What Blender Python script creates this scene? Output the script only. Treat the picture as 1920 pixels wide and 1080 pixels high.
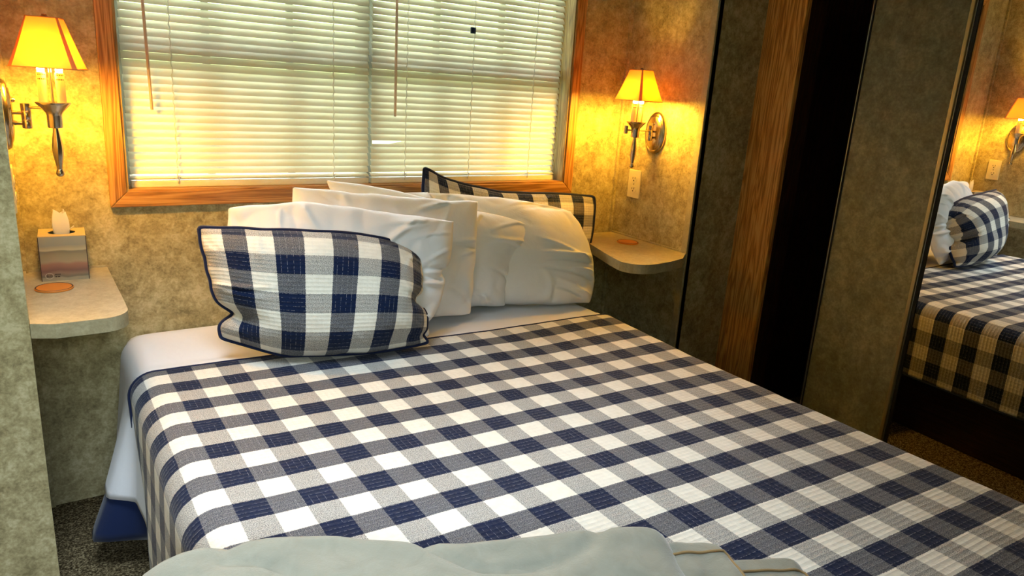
import bpy, bmesh, math, random
from mathutils import Vector, Matrix, noise

# ------------------------------------------------------------------ camera, world, light, exposure
scene = bpy.context.scene
for o in list(bpy.data.objects):
    bpy.data.objects.remove(o)
COL = scene.collection

cam_data = bpy.data.cameras.new('camera')
cam = bpy.data.objects.new('camera', cam_data)
COL.objects.link(cam)
cam_data.sensor_width = 36.0
cam_data.lens = 1351.858 / 1920 * 36.0
cam_data.clip_start = 0.02
CAM_R = ((0.83285627, -0.09675, 0.54496776),
         (-0.54985682, -0.25724674, 0.79465816),
         (0.063308, -0.96149028, -0.26744821))
m = Matrix.Identity(4)
for i in range(3):
    m[i][0] = CAM_R[i][0]
    m[i][1] = -CAM_R[i][1]
    m[i][2] = -CAM_R[i][2]
m[0][3], m[1][3], m[2][3] = 0.0, 0.0, 1.29
cam.matrix_world = m
scene.camera = cam

EXPOSURE = 0.66
WORLD_STRENGTH = 15.0
BULB_STRENGTH = 620.0

vs = scene.view_settings
vs.view_transform = 'Standard'
vs.look = 'None'
vs.exposure = EXPOSURE
vs.gamma = 1.0
vs.use_curve_mapping = False


def lin(r, g, b):
    f = lambda c: (c / 255 / 12.92) if c / 255 <= 0.04045 else ((c / 255 + 0.055) / 1.055) ** 2.4
    return (f(r), f(g), f(b), 1.0)


world = bpy.data.worlds.new('world')
scene.world = world
world.use_nodes = True
wn = world.node_tree
wn.nodes.clear()
w_out = wn.nodes.new('ShaderNodeOutputWorld')
w_bg = wn.nodes.new('ShaderNodeBackground')
w_tc = wn.nodes.new('ShaderNodeTexCoord')
w_sep = wn.nodes.new('ShaderNodeSeparateXYZ')
w_ramp = wn.nodes.new('ShaderNodeValToRGB')
w_map = wn.nodes.new('ShaderNodeMapRange')
w_map.inputs[1].default_value = -1
w_map.inputs[2].default_value = 1
# elevation: grass below the horizon, a belt of trees round the site, overcast sky above
cr = w_ramp.color_ramp
cr.elements[0].position = 0.0
cr.elements[0].color = (0.11, 0.13, 0.07, 1)
cr.elements[1].position = 1.0
cr.elements[1].color = (1.15, 1.27, 1.45, 1)
for pos, c in ((0.48, (0.14, 0.17, 0.09, 1)), (0.52, (0.17, 0.205, 0.10, 1)),
               (0.64, (0.26, 0.29, 0.17, 1)), (0.70, (1.15, 1.27, 1.45, 1))):
    e = cr.elements.new(pos)
    e.color = c
wn.links.new(w_tc.outputs['Generated'], w_sep.inputs[0])
wn.links.new(w_sep.outputs[2], w_map.inputs[0])
wn.links.new(w_map.outputs[0], w_ramp.inputs[0])
wn.links.new(w_ramp.outputs[0], w_bg.inputs[0])
w_bg.inputs[1].default_value = WORLD_STRENGTH
wn.links.new(w_bg.outputs[0], w_out.inputs[0])


def portal(name, loc, rot, sx, sy):
    d = bpy.data.lights.new(name, 'AREA')
    d.shape = 'RECTANGLE'
    d.size, d.size_y = sx, sy
    d.cycles.is_portal = True
    o = bpy.data.objects.new(name, d)
    o.location, o.rotation_euler = loc, rot
    COL.objects.link(o)


VX, VY, VH = 0.08, 1.12, 0.315      # roof vent above the left side of the bed
# the window of the room and its roof vent: daylight portals
portal('head_window_daylight', (1.007, 2.43, 1.394), (math.radians(-90), 0, 0), 1.56, 0.92)
portal('rear_window_daylight', (-0.20, -0.78, 1.47), (math.radians(90), 0, 0), 1.0, 0.66)
portal('roof_vent_daylight', (VX, VY, 2.075), (0, 0, 0), 2 * VH, 2 * VH)


# ------------------------------------------------------------------ helpers
def tag(o, label=None, cat=None, group=None, kind=None):
    if label:
        o['label'] = label
    if cat:
        o['category'] = cat
    if group:
        o['group'] = group
    if kind:
        o['kind'] = kind
    return o


def empty(name, loc, label=None, cat=None, group=None, kind=None):
    o = bpy.data.objects.new(name, None)
    o.location = loc
    o.empty_display_size = 0.05
    COL.objects.link(o)
    return tag(o, label, cat, group, kind)


class MB:
    def __init__(self):
        self.v, self.f, self.uv = [], [], []

    def add(self, verts, faces, uvs=None):
        b = len(self.v)
        self.v += [tuple(p) for p in verts]
        self.f += [tuple(i + b for i in fc) for fc in faces]
        if uvs:
            self.uv += list(uvs)

    def box(self, x0, x1, y0, y1, z0, z1):
        vs_ = [(x0, y0, z0), (x1, y0, z0), (x1, y1, z0), (x0, y1, z0),
               (x0, y0, z1), (x1, y0, z1), (x1, y1, z1), (x0, y1, z1)]
        self.add(vs_, [(3, 2, 1, 0), (4, 5, 6, 7), (0, 1, 5, 4), (1, 2, 6, 5), (2, 3, 7, 6), (3, 0, 4, 7)])

    def grid(self, pts, nu, nv, close_u=False, uvs=None):
        fs = []
        for j in range(nv - 1):
            for i in range(nu if close_u else nu - 1):
                a = j * nu + i
                b2 = j * nu + (i + 1) % nu
                fs.append((a, b2, b2 + nu, a + nu))
        self.add(pts, fs, uvs)

    def lathe(self, prof, c=(0, 0, 0), n=24, axis='z', caps=True):
        pts = []
        for r, h in prof:
            for k in range(n):
                a = 2 * math.pi * k / n
                x, y = r * math.cos(a), r * math.sin(a)
                p = {'z': (x, y, h), 'x': (h, x, y), 'y': (y, h, x)}[axis]
                pts.append((p[0] + c[0], p[1] + c[1], p[2] + c[2]))
        b = len(self.v)
        self.grid(pts, n, len(prof), True)
        if caps and prof[0][0] > 1e-6:
            self.f.append(tuple(b + k for k in reversed(range(n))))
        if caps and prof[-1][0] > 1e-6:
            o_ = b + (len(prof) - 1) * n
            self.f.append(tuple(o_ + k for k in range(n)))

    def tube(self, path, r, n=8, closed=False):
        path = [Vector(p) for p in path]
        N = len(path)
        pts = []
        up = Vector((0, 0, 1))
        prev = None
        for i, p in enumerate(path):
            if closed:
                t = path[(i + 1) % N] - path[i - 1]
            else:
                t = path[min(i + 1, N - 1)] - path[max(i - 1, 0)]
            t.normalize()
            if prev is None:
                a = up if abs(t.z) < 0.9 else Vector((1, 0, 0))
                u = t.cross(a).normalized()
            else:
                u = (prev - t * prev.dot(t)).normalized()
            prev = u
            w = t.cross(u)
            for k in range(n):
                an = 2 * math.pi * k / n
                pts.append(p + u * (r * math.cos(an)) + w * (r * math.sin(an)))
        b = len(self.v)
        if closed:
            pts2 = pts + pts[:n]
            self.grid(pts2, n, N + 1, True)
        else:
            self.grid(pts, n, N, True)
            self.f.append(tuple(b + k for k in reversed(range(n))))
            self.f.append(tuple(b + (N - 1) * n + k for k in range(n)))

    def prism(self, poly, z0, z1):
        n = len(poly)
        self.add([(x, y, z0) for x, y in poly] + [(x, y, z1) for x, y in poly],
                 [tuple(reversed(range(n))), tuple(range(n, 2 * n))] +
                 [(i, (i + 1) % n, n + (i + 1) % n, n + i) for i in range(n)])

    def build(self, name, mat, parent=None, smooth=False, bevel=0.0, seg=2, offset=None):
        me = bpy.data.meshes.new(name)
        vv = self.v
        if offset:
            vv = [(p[0] - offset[0], p[1] - offset[1], p[2] - offset[2]) for p in vv]
        me.from_pydata(vv, [], self.f)
        if self.uv:
            ul = me.uv_layers.new(name='UVMap')
            for lp in me.loops:
                ul.data[lp.index].uv = self.uv[lp.vertex_index]
        bm = bmesh.new()
        bm.from_mesh(me)
        bmesh.ops.recalc_face_normals(bm, faces=bm.faces)
        if bevel > 0:
            es = [e for e in bm.edges if len(e.link_faces) == 2 and e.calc_face_angle() > 0.6]
            bmesh.ops.bevel(bm, geom=es, offset=bevel, segments=seg, profile=0.6, affect='EDGES')
        bm.to_mesh(me)
        bm.free()
        if smooth:
            for p in me.polygons:
                p.use_smooth = True
            if smooth != 'all':
                me.set_sharp_from_angle(angle=math.radians(40))
        me.materials.append(mat)
        o = bpy.data.objects.new(name, me)
        COL.objects.link(o)
        if parent:
            o.parent = parent
        return o


def boxobj(name, dims, mat, parent=None, bevel=0.0, offset=None):
    b = MB()
    b.box(*dims)
    return b.build(name, mat, parent, bevel=bevel, offset=offset)


def catmull(pts, n):
    pts = [Vector(p) for p in pts]
    if len(pts) == 2:
        return [pts[0].lerp(pts[1], i / (n - 1)) for i in range(n)]
    P = [pts[0] * 2 - pts[1]] + pts + [pts[-1] * 2 - pts[-2]]
    out = []
    segs = len(pts) - 1
    for i in range(n):
        t = i / (n - 1) * segs
        k = min(int(t), segs - 1)
        f = t - k
        p0, p1, p2, p3 = P[k:k + 4]
        out.append(0.5 * ((2 * p1) + (p2 - p0) * f + (2 * p0 - 5 * p1 + 4 * p2 - p3) * f * f
                          + (3 * p1 - p0 - 3 * p2 + p3) * f ** 3))
    return out


def nz(x, y, z=0.0):
    return noise.noise(Vector((x, y, z)))


def smooth01(t):
    t = max(0.0, min(1.0, t))
    return t * t * (3 - 2 * t)


# ------------------------------------------------------------------ materials
class NT:
    def __init__(self, name):
        self.m = bpy.data.materials.new(name)
        self.m.use_nodes = True
        self.t = self.m.node_tree
        self.t.nodes.clear()
        self.out = self.n('ShaderNodeOutputMaterial')

    def n(self, typ, **kw):
        nd = self.t.nodes.new(typ)
        for k, v in kw.items():
            setattr(nd, k, v)
        return nd

    def l(self, a, b):
        self.t.links.new(a, b)

    def math(self, op, a, b=None, c=None):
        nd = self.n('ShaderNodeMath', operation=op)
        for i, x in enumerate((a, b, c)):
            if x is None:
                continue
            if isinstance(x, (int, float)):
                nd.inputs[i].default_value = x
            else:
                self.l(x, nd.inputs[i])
        return nd.outputs[0]

    def mix(self, fac, a, b):
        nd = self.n('ShaderNodeMix', data_type='RGBA')
        for i, x in ((0, fac), (6, a), (7, b)):
            if isinstance(x, (int, float)):
                nd.inputs[i].default_value = x
            elif isinstance(x, tuple):
                nd.inputs[i].default_value = x
            else:
                self.l(x, nd.inputs[i])
        return nd.outputs[2]

    def ramp(self, fac, stops, interp='LINEAR'):
        nd = self.n('ShaderNodeValToRGB')
        nd.color_ramp.interpolation = interp
        els = nd.color_ramp.elements
        els[0].position, els[0].color = stops[0]
        els[1].position, els[1].color = stops[-1]
        for p, c in stops[1:-1]:
            e = els.new(p)
            e.color = c
        self.l(fac, nd.inputs[0])
        return nd.outputs[0]

    def coords(self, kind='Object', scale=(1, 1, 1), rot=(0, 0, 0), loc=(0, 0, 0)):
        tc = self.n('ShaderNodeTexCoord')
        mp = self.n('ShaderNodeMapping')
        mp.inputs['Scale'].default_value = scale
        mp.inputs['Rotation'].default_value = rot
        mp.inputs['Location'].default_value = loc
        self.l(tc.outputs[kind], mp.inputs[0])
        return mp.outputs[0]

    def noise(self, vec, scale, detail=4, rough=0.55, dist=0.0):
        nd = self.n('ShaderNodeTexNoise')
        nd.inputs['Scale'].default_value = scale
        nd.inputs['Detail'].default_value = detail
        nd.inputs['Roughness'].default_value = rough
        nd.inputs['Distortion'].default_value = dist
        self.l(vec, nd.inputs['Vector'])
        return nd.outputs[0]

    def bump(self, h, strength, dist=0.002, normal=None):
        nd = self.n('ShaderNodeBump')
        nd.inputs['Strength'].default_value = strength
        nd.inputs['Distance'].default_value = dist
        self.l(h, nd.inputs['Height'])
        if normal is not None:
            self.l(normal, nd.inputs['Normal'])
        return nd.outputs[0]

    def principled(self, col, rough=0.6, metal=0.0, normal=None, spec=0.5, sheen=0.0, coat=0.0):
        nd = self.n('ShaderNodeBsdfPrincipled')
        for key, x in (('Base Color', col), ('Roughness', rough), ('Metallic', metal)):
            if isinstance(x, (int, float, tuple)):
                nd.inputs[key].default_value = x
            else:
                self.l(x, nd.inputs[key])
        nd.inputs['Specular IOR Level'].default_value = spec
        nd.inputs['Sheen Weight'].default_value = sheen
        nd.inputs['Coat Weight'].default_value = coat
        if normal is not None:
            self.l(normal, nd.inputs['Normal'])
        self.l(nd.outputs[0], self.out.inputs[0])
        return nd


def plain(name, rgb, rough=0.6, metal=0.0, spec=0.5):
    t = NT(name)
    v = t.coords('Object')
    n1 = t.noise(v, 60, 3)
    c = lin(*rgb)
    d = tuple(x * 0.86 for x in c[:3]) + (1,)
    t.principled(t.mix(n1, d, c), rough, metal, spec=spec)
    return t.m


def wallpaper(name, dark, mid, light, scale=1.0):
    t = NT(name)
    v = t.coords('Object')
    a = t.noise(v, 9 * scale, 5, 0.62, 0.6)
    b = t.noise(v, 38 * scale, 6, 0.7, 0.4)
    c = t.noise(v, 140 * scale, 3, 0.6, 0.2)
    f = t.math('ADD', t.math('MULTIPLY', a, 0.30), t.math('ADD', t.math('MULTIPLY', b, 0.46), t.math('MULTIPLY', c, 0.24)))
    col = t.ramp(f, [(0.39, lin(*dark)), (0.5, lin(*mid)), (0.60, lin(*light))])
    nrm = t.bump(b, 0.05, 0.001)
    t.principled(col, 0.55, normal=nrm, spec=0.35)
    return t.m


def oak(name, axis, dark, mid, light, seed=0.0, rough=0.42):
    t = NT(name)
    sc = {'x': (1.2, 22, 22), 'y': (22, 1.2, 22), 'z': (22, 22, 1.2)}[axis]
    v = t.coords('Object', sc, loc=(seed, seed * 1.7, seed * 0.6))
    n1 = t.noise(v, 1.0, 3, 0.5, 0.35)
    rings = t.math('FRACT', t.math('MULTIPLY', n1, 11.0))
    tri = t.math('ABSOLUTE', t.math('SUBTRACT', t.math('MULTIPLY', rings, 2.0), 1.0))
    sc2 = tuple(s * 9 for s in sc)
    v2 = t.coords('Object', sc2)
    pores = t.noise(v2, 1.3, 2, 0.6)
    f = t.math('ADD', t.math('MULTIPLY', tri, 0.62), t.math('MULTIPLY', pores, 0.55))
    col = t.ramp(f, [(0.18, lin(*light)), (0.55, lin(*mid)), (0.95, lin(*dark))])
    nrm = t.bump(f, 0.12, 0.001)
    t.principled(col, rough, normal=nrm, spec=0.4)
    return t.m


def check_fabric(name, period_u, period_v, u0, v0, swap=False, stitch=True, skew=0.0):
    """buffalo check: UV in metres; both bands -> navy, one -> heather, none -> white"""
    t = NT(name)
    tc = t.n('ShaderNodeTexCoord')
    sp = t.n('ShaderNodeSeparateXYZ')
    t.l(tc.outputs['UV'], sp.inputs[0])
    u, v = sp.outputs[0], sp.outputs[1]
    wob = t.noise(tc.outputs['UV'], 420, 2, 0.5)
    wj = t.math('MULTIPLY', t.math('SUBTRACT', wob, 0.5), 0.0045)
    if skew:
        v = t.math('ADD', v, t.math('MULTIPLY', u, skew))
    uw, vw = t.math('ADD', u, wj), t.math('ADD', v, wj)
    fu = t.math('FRACT', t.math('DIVIDE', t.math('SUBTRACT', uw, u0), period_u))
    fv = t.math('FRACT', t.math('DIVIDE', t.math('SUBTRACT', vw, v0), period_v))
    bu = t.math('GREATER_THAN', fu, 0.5)     # dark column
    bv = t.math('GREATER_THAN', fv, 0.5)     # dark row
    if swap:
        bu, bv = bv, bu
    # heather: navy and white threads side by side
    sp1 = t.noise(tc.outputs['UV'], 520, 2, 0.75)
    th = t.ramp(sp1, [(0.36, (0, 0, 0, 1)), (0.64, (1, 1, 1, 1))])
    navy_n = t.noise(tc.outputs['UV'], 60, 3)
    navy = t.mix(navy_n, lin(7, 19, 44), lin(13, 31, 68))
    white = t.mix(navy_n, lin(214, 209, 198), lin(238, 234, 224))
    th2 = t.math('MULTIPLY', th, 0.30)
    th3 = t.math('ADD', t.math('MULTIPLY', th, 0.66), 0.14)
    h_dark = t.mix(th2, navy, white)
    h_light = t.mix(th3, navy, white)
    row = t.mix(bu, h_dark, navy)
    oth = t.mix(bu, white, h_light)
    col = t.mix(bv, oth, row)
    h = t.noise(tc.outputs['UV'], 300, 3, 0.6)
    if stitch:
        # quilting stitches: dashed pale thread running along both directions
        sv = t.math('ABSOLUTE', t.math('SUBTRACT', t.math('FRACT', t.math('DIVIDE', v, 0.0121)), 0.5))
        su = t.math('ABSOLUTE', t.math('SUBTRACT', t.math('FRACT', t.math('DIVIDE', u, 0.0127)), 0.5))
        dash = t.math('GREATER_THAN', t.noise(tc.outputs['UV'], 190, 1), 0.5)
        patch = t.math('GREATER_THAN', t.noise(tc.outputs['UV'], 4.5, 1), 0.47)
        lv = t.math('MULTIPLY', t.math('LESS_THAN', sv, 0.04), t.math('MULTIPLY', dash, patch))
        lu = t.math('MULTIPLY', t.math('LESS_THAN', su, 0.04), t.math('MULTIPLY', dash, t.math('SUBTRACT', 1.0, patch)))
        st = t.math('MAXIMUM', lv, lu)
        col = t.mix(t.math('MULTIPLY', st, 0.26), col, lin(205, 205, 212))
        pv = t.math('MULTIPLY', t.math('POWER', t.math('MULTIPLY', sv, 2.0), 0.5), 1.0)
        pu = t.math('MULTIPLY', t.math('POWER', t.math('MULTIPLY', su, 2.0), 0.5), 0.45)
        big = t.noise(tc.outputs['UV'], 75, 3, 0.6)
        hh = t.math('ADD', t.math('ADD', t.math('SUBTRACT', 0.0, pv), t.math('SUBTRACT', 0.0, pu)), t.math('MULTIPLY', big, 1.3))
        hsum = t.math('ADD', t.math('MULTIPLY', h, 0.5), hh)
        nrm = t.bump(hsum, 0.45, 0.0022)
    else:
        nrm = t.bump(h, 0.3, 0.001)
    t.principled(col, 0.9, normal=nrm, spec=0.15, sheen=0.1)
    return t.m


def cloth(name, rgb, rough=0.85, fine=700, wrinkle=0.25, spec=0.2, sheen=0.15):
    t = NT(name)
    v = t.coords('Object')
    a = t.noise(v, 14, 4, 0.55, 0.7)
    b = t.noise(v, fine, 2)
    c = lin(*rgb)
    col = t.mix(b, tuple(x * 0.95 for x in c[:3]) + (1,), c)
    n1 = t.bump(a, wrinkle, 0.008)
    n2 = t.bump(b, 0.08, 0.0006, n1)
    t.principled(col, rough, normal=n2, spec=spec, sheen=sheen)
    return t.m


M = {}
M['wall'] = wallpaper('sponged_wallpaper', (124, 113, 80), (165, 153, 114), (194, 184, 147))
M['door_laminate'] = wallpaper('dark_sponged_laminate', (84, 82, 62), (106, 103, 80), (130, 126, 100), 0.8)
M['laminate'] = wallpaper('shelf_laminate', (150, 140, 110), (164, 154, 124), (176, 166, 136), 1.4)
M['ceiling'] = plain('ceiling_paint', (214, 208, 190), 0.8)
M['oak_x'] = oak('oak_along_x', 'x', (128, 84, 38), (176, 124, 66), (200, 152, 92), 0.0)
M['oak_z'] = oak('oak_along_z', 'z', (128, 84, 38), (176, 124, 66), (200, 152, 92), 3.0)
M['oak_stile'] = oak('oak_stile_wood', 'z', (158, 98, 38), (216, 150, 70), (236, 184, 106), 7.3)
M['oak_jamb'] = oak('oak_jamb_wood', 'z', (118, 84, 40), (160, 124, 66), (190, 160, 96), 1.3)
M['walnut'] = oak('dark_wood', 'z', (40, 22, 14), (62, 36, 22), (80, 48, 30), 2.2)
M['platform'] = oak('platform_wood', 'y', (34, 20, 13), (50, 30, 18), (62, 40, 26), 4.2)
M['white_vinyl'] = plain('white_vinyl', (232, 232, 224), 0.5)
M['alu'] = plain('brushed_aluminium', (150, 150, 146), 0.35, 0.85)
M['bronze'] = plain('pale_gold_frame_metal', (176, 158, 116), 0.35, 0.7)
M['black_gap'] = plain('black_rubber_seal', (18, 17, 15), 0.7)
M['nickel'] = plain('antique_nickel', (196, 180, 156), 0.22, 1.0)
M['blue_plastic'] = plain('dark_blue_plastic', (16, 40, 84), 0.3)
M['cork'] = plain('tan_coaster_leather', (204, 126, 44), 0.6)
M['outlet'] = plain('almond_plastic', (226, 214, 176), 0.35)
M['slot'] = plain('outlet_slot_black', (24, 20, 16), 0.6)
M['sheet'] = cloth('white_sheet_cotton', (226, 226, 232), 0.85, wrinkle=0.16)
M['pillow'] = cloth('white_pillowcase_cotton', (238, 238, 244), 0.85, wrinkle=0.3)
M['navy'] = cloth('navy_binding_cotton', (17, 28, 62), 0.9)
M['denim'] = cloth('navy_denim_bed_skirt', (15, 33, 74), 0.9, 500, 0.2)
M['mattress'] = cloth('mattress_ticking', (220, 218, 212), 0.9)

# velvet-like grey throw
t = NT('grey_plush_throw')
v = t.coords('Object')
a = t.noise(v, 22, 5, 0.6, 0.8)
b = t.noise(v, 260, 3, 0.6)
col = t.mix(a, lin(122, 122, 110), lin(152, 152, 140))
t.principled(col, 0.95, normal=t.bump(b, 0.35, 0.002, t.bump(a, 0.3, 0.006)), spec=0.1, sheen=0.4)
M['throw'] = t.m
M['throw_rim'] = cloth('tan_throw_hem', (150, 124, 84), 0.9)

# carpet
t = NT('speckled_carpet')
v = t.coords('Object')
a = t.noise(v, 170, 2, 0.7)
b = t.noise(v, 60, 3, 0.6)
f = t.math('ADD', t.math('MULTIPLY', a, 0.7), t.math('MULTIPLY', b, 0.3))
col = t.ramp(f, [(0.38, lin(38, 32, 22)), (0.5, lin(92, 80, 58)), (0.6, lin(156, 142, 112))])
t.principled(col, 1.0, normal=t.bump(a, 0.9, 0.006), spec=0.05)
M['carpet'] = t.m

# mirror
t = NT('silvered_mirror')
v = t.coords('Object')
g = t.n('ShaderNodeBsdfGlossy')
g.inputs['Roughness'].default_value = 0.0
t.l(t.mix(t.noise(v, 3, 1), (0.86, 0.86, 0.84, 1), (0.88, 0.88, 0.86, 1)), g.inputs[0])
t.l(g.outputs[0], t.out.inputs[0])
M['mirror'] = t.m

# window glass (thin pane: clear transmission plus a weak reflection)
t = NT('window_glass')
tr = t.n('ShaderNodeBsdfTransparent')
tr.inputs[0].default_value = (0.93, 0.96, 0.94, 1)
gl = t.n('ShaderNodeBsdfGlossy')
gl.inputs['Roughness'].default_value = 0.02
fr = t.n('ShaderNodeFresnel')
mx = t.n('ShaderNodeMixShader')
t.l(fr.outputs[0], mx.inputs[0])
t.l(tr.outputs[0], mx.inputs[1])
t.l(gl.outputs[0], mx.inputs[2])
t.l(mx.outputs[0], t.out.inputs[0])
M['glass'] = t.m


def translucent(name, col, tcol, fac, gloss=0.0, rough=0.4):
    t = NT(name)
    v = t.coords('Object')
    n1 = t.noise(v, 40, 2)
    d = t.n('ShaderNodeBsdfDiffuse')
    t.l(t.mix(n1, tuple(x * 0.95 for x in col[:3]) + (1,), col), d.inputs[0])
    s = t.n('ShaderNodeBsdfTranslucent')
    s.inputs[0].default_value = tcol
    mx = t.n('ShaderNodeMixShader')
    mx.inputs[0].default_value = fac
    t.l(d.outputs[0], mx.inputs[1])
    t.l(s.outputs[0], mx.inputs[2])
    last = mx.outputs[0]
    if gloss:
        g = t.n('ShaderNodeBsdfGlossy')
        g.inputs['Roughness'].default_value = rough
        m2 = t.n('ShaderNodeMixShader')
        m2.inputs[0].default_value = gloss
        t.l(last, m2.inputs[1])
        t.l(g.outputs[0], m2.inputs[2])
        last = m2.outputs[0]
    t.l(last, t.out.inputs[0])
    return t.m


M['slat'] = translucent('white_vinyl_slat', (0.78, 0.75, 0.64, 1), (0.70, 0.64, 0.44, 1), 0.10, 0.05)
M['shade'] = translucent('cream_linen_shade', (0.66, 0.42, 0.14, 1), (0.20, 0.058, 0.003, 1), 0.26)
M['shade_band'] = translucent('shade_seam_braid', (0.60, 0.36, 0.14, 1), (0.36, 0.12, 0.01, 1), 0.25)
M['sleeve'] = translucent('cream_candle_sleeve', (0.62, 0.55, 0.40, 1), (0.6, 0.5, 0.3, 1), 0.12)
M['tissue'] = translucent('white_tissue', (0.88, 0.86, 0.82, 1), (0.8, 0.75, 0.65, 1), 0.3)
M['cord'] = translucent('white_cord', (0.86, 0.85, 0.80, 1), (0.9, 0.88, 0.8, 1), 0.45)
M['wand'] = translucent('pinkish_acrylic_wand', (0.72, 0.54, 0.42, 1), (0.75, 0.6, 0.5, 1), 0.4, 0.06)
M['print'] = plain('black_print', (40, 34, 24), 0.6)
M['logo_white'] = plain('pale_logo_print', (206, 196, 184), 0.6)
M['logo_dark'] = plain('brown_logo_print', (64, 46, 40), 0.6)
M['box_top'] = plain('tan_box_card', (196, 172, 120), 0.6)
M['box_edge'] = plain('purple_box_edge', (62, 40, 46), 0.6)

t = NT('warm_bulb')
em = t.n('ShaderNodeEmission')
v = t.coords('Object')
t.l(t.mix(t.noise(v, 5, 1), (1.0, 0.49, 0.035, 1), (1.0, 0.51, 0.04, 1)), em.inputs[0])
em.inputs[1].default_value = BULB_STRENGTH
t.l(em.outputs[0], t.out.inputs[0])
M['bulb'] = t.m

# tissue box front print: soft blurred strata (a printed picture on the carton)
t = NT('tissue_box_print')
v = t.coords('Object')
sp = t.n('ShaderNodeSeparateXYZ')
t.l(v, sp.inputs[0])
wv = t.math('MULTIPLY', t.math('SUBTRACT', t.noise(v, 16, 2), 0.5), 0.018)
h = t.math('DIVIDE', t.math('ADD', sp.outputs[2], wv), 0.118)
col = t.ramp(h, [(0.0, lin(150, 142, 122)), (0.07, lin(150, 142, 122)), (0.10, lin(112, 106, 92)), (0.17, lin(136, 112, 98)),
                 (0.24, lin(120, 88, 80)), (0.38, lin(152, 110, 96)), (0.44, lin(158, 144, 118)), (0.58, lin(146, 134, 108)),
                 (0.66, lin(126, 118, 100)), (0.69, lin(184, 172, 142)), (0.74, lin(168, 156, 130)), (0.80, lin(146, 146, 136)), (1.0, lin(160, 156, 142))])
t.principled(col, 0.45, spec=0.4)
M['box_print'] = t.m

P_U, P_V = 0.1155, 0.1205
M['quilt'] = check_fabric('check_quilt', P_U, P_V, 0.5355, 1.4255 + 0.0214, skew=0.04)
M['sham_front'] = check_fabric('check_sham_a', 0.116, 0.112, 0.000, -0.035, swap=True)
M['sham_back'] = check_fabric('check_sham_b', 0.116, 0.116, 0.03, 0.0, swap=True)

# ------------------------------------------------------------------ the room shell
YB = 2.30          # window wall
XL, XR = -0.035, 2.07      # side walls of the bed alcove
YF = 1.86          # front edge of the alcove
ZC = 2.02
OX0, OX1, OZ0, OZ1 = 0.230, 1.784, 0.937, 1.85   # window opening

b = MB(); b.box(-0.9, 3.0, -0.8, 2.40, -0.05, 0.0)
tag(b.build('floor', M['carpet']), 'speckled brown carpet floor beside the bed', 'floor', kind='structure')
b = MB()
b.box(-0.9, VX - VH, -0.8, 2.41, ZC, ZC + 0.05)
b.box(VX + VH, 3.0, -0.8, 2.41, ZC, ZC + 0.05)
b.box(VX - VH, VX + VH, -0.8, VY - VH, ZC, ZC + 0.05)
b.box(VX - VH, VX + VH, VY + VH, 2.41, ZC, ZC + 0.05)
tag(b.build('ceiling', M['ceiling']), 'pale ceiling above the bedroom', 'ceiling', kind='structure')
b = MB()
b.box(XL - 0.05, OX0, YB, YB + 0.11, 0, ZC)
b.box(OX1, XR + 0.05, YB, YB + 0.11, 0, ZC)
b.box(OX0, OX1, YB, YB + 0.11, 0, OZ0)
b.box(OX0, OX1, YB, YB + 0.11, OZ1, ZC)
tag(b.build('wall_back', M['wall']), 'beige sponged wall holding the window behind the bed', 'wall', kind='structure')
b = MB(); b.box(XL - 0.05, XL, YF, YB, 0, ZC)
tag(b.build('wall_left', M['wall']), 'alcove side wall behind the left wall lamp', 'wall', kind='structure')
b = MB(); b.box(XR, XR + 0.03, YF, YB, 0, ZC)
tag(b.build('wall_right', M['wall']), 'alcove side wall behind the right wall lamp', 'wall', kind='structure')
b = MB(); b.box(-0.9, XL + 0.007, YF - 0.03, YF, 0, ZC)
tag(b.build('wall_left_front', M['wall']), 'grey sponged wall end at the left edge of the photo', 'wall', kind='structure')
b = MB(); b.box(XR + 0.004, 2.345, YF, YF + 0.03, 0, ZC)
tag(b.build('wall_right_front', M['wall']), 'dark sponged wall strip between the bright alcove wall and oak board', 'wall', kind='structure')
# walls behind and beside the camera
b = MB(); b.box(-0.85, -0.80, -0.70, YF, 0, ZC)
tag(b.build('wall_side', M['wall']), 'sponged wall beside the camera', 'wall', kind='structure')
b = MB()
b.box(-0.85, -0.70, -0.75, -0.70, 0, ZC)
b.box(0.30, 3.0, -0.75, -0.70, 0, ZC)
b.box(-0.70, 0.30, -0.75, -0.70, 0, 1.14)
b.box(-0.70, 0.30, -0.75, -0.70, 1.80, ZC)
tag(b.build('wall_rear', M['wall']), 'sponged wall with a window behind the camera', 'wall', kind='structure')
b = MB(); b.box(2.95, 3.0, -0.70, 2.3, 0, ZC)
tag(b.build('wall_outer', M['wall']), 'outer wall behind the wardrobe', 'wall', kind='structure')

# corner strips
tn = 0
for dims, mt, lab in (((XR - 0.012, XR, YB - 0.012, YB, 0, ZC), 'wall', 'beige corner strip where the window wall meets the right wall'),
                      ((XL, XL + 0.012, YB - 0.012, YB, 0, ZC), 'wall', 'beige corner strip where the window wall meets the left wall'),
                      ((XR - 0.006, XR + 0.004, YF - 0.006, YF + 0.022, 0, ZC), 'laminate', 'pale edge strip on the front corner of the right alcove wall')):
    tn += 1
    bo = boxobj('trim_%d' % tn, dims, M[mt], bevel=0.002)
    tag(bo, lab, 'trim', kind='structure')

# ------------------------------------------------------------------ window behind the blinds
win = empty('window_1', (1.007, YB, OZ0), 'oak framed window behind two white blinds', 'window', kind='structure')
WO = (1.007, YB, OZ0)
TW = 0.043


def wboard(poly_xz, y0, y1, name, mat):
    n = len(poly_xz)
    b = MB()
    b.add([(x, y0, z) for x, z in poly_xz] + [(x, y1, z) for x, z in poly_xz],
          [tuple(range(n)), tuple(reversed(range(n, 2 * n)))] + [(i, n + i, n + (i + 1) % n, (i + 1) % n) for i in range(n)])
    return b.build(name, mat, win, bevel=0.003, offset=WO)


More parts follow.
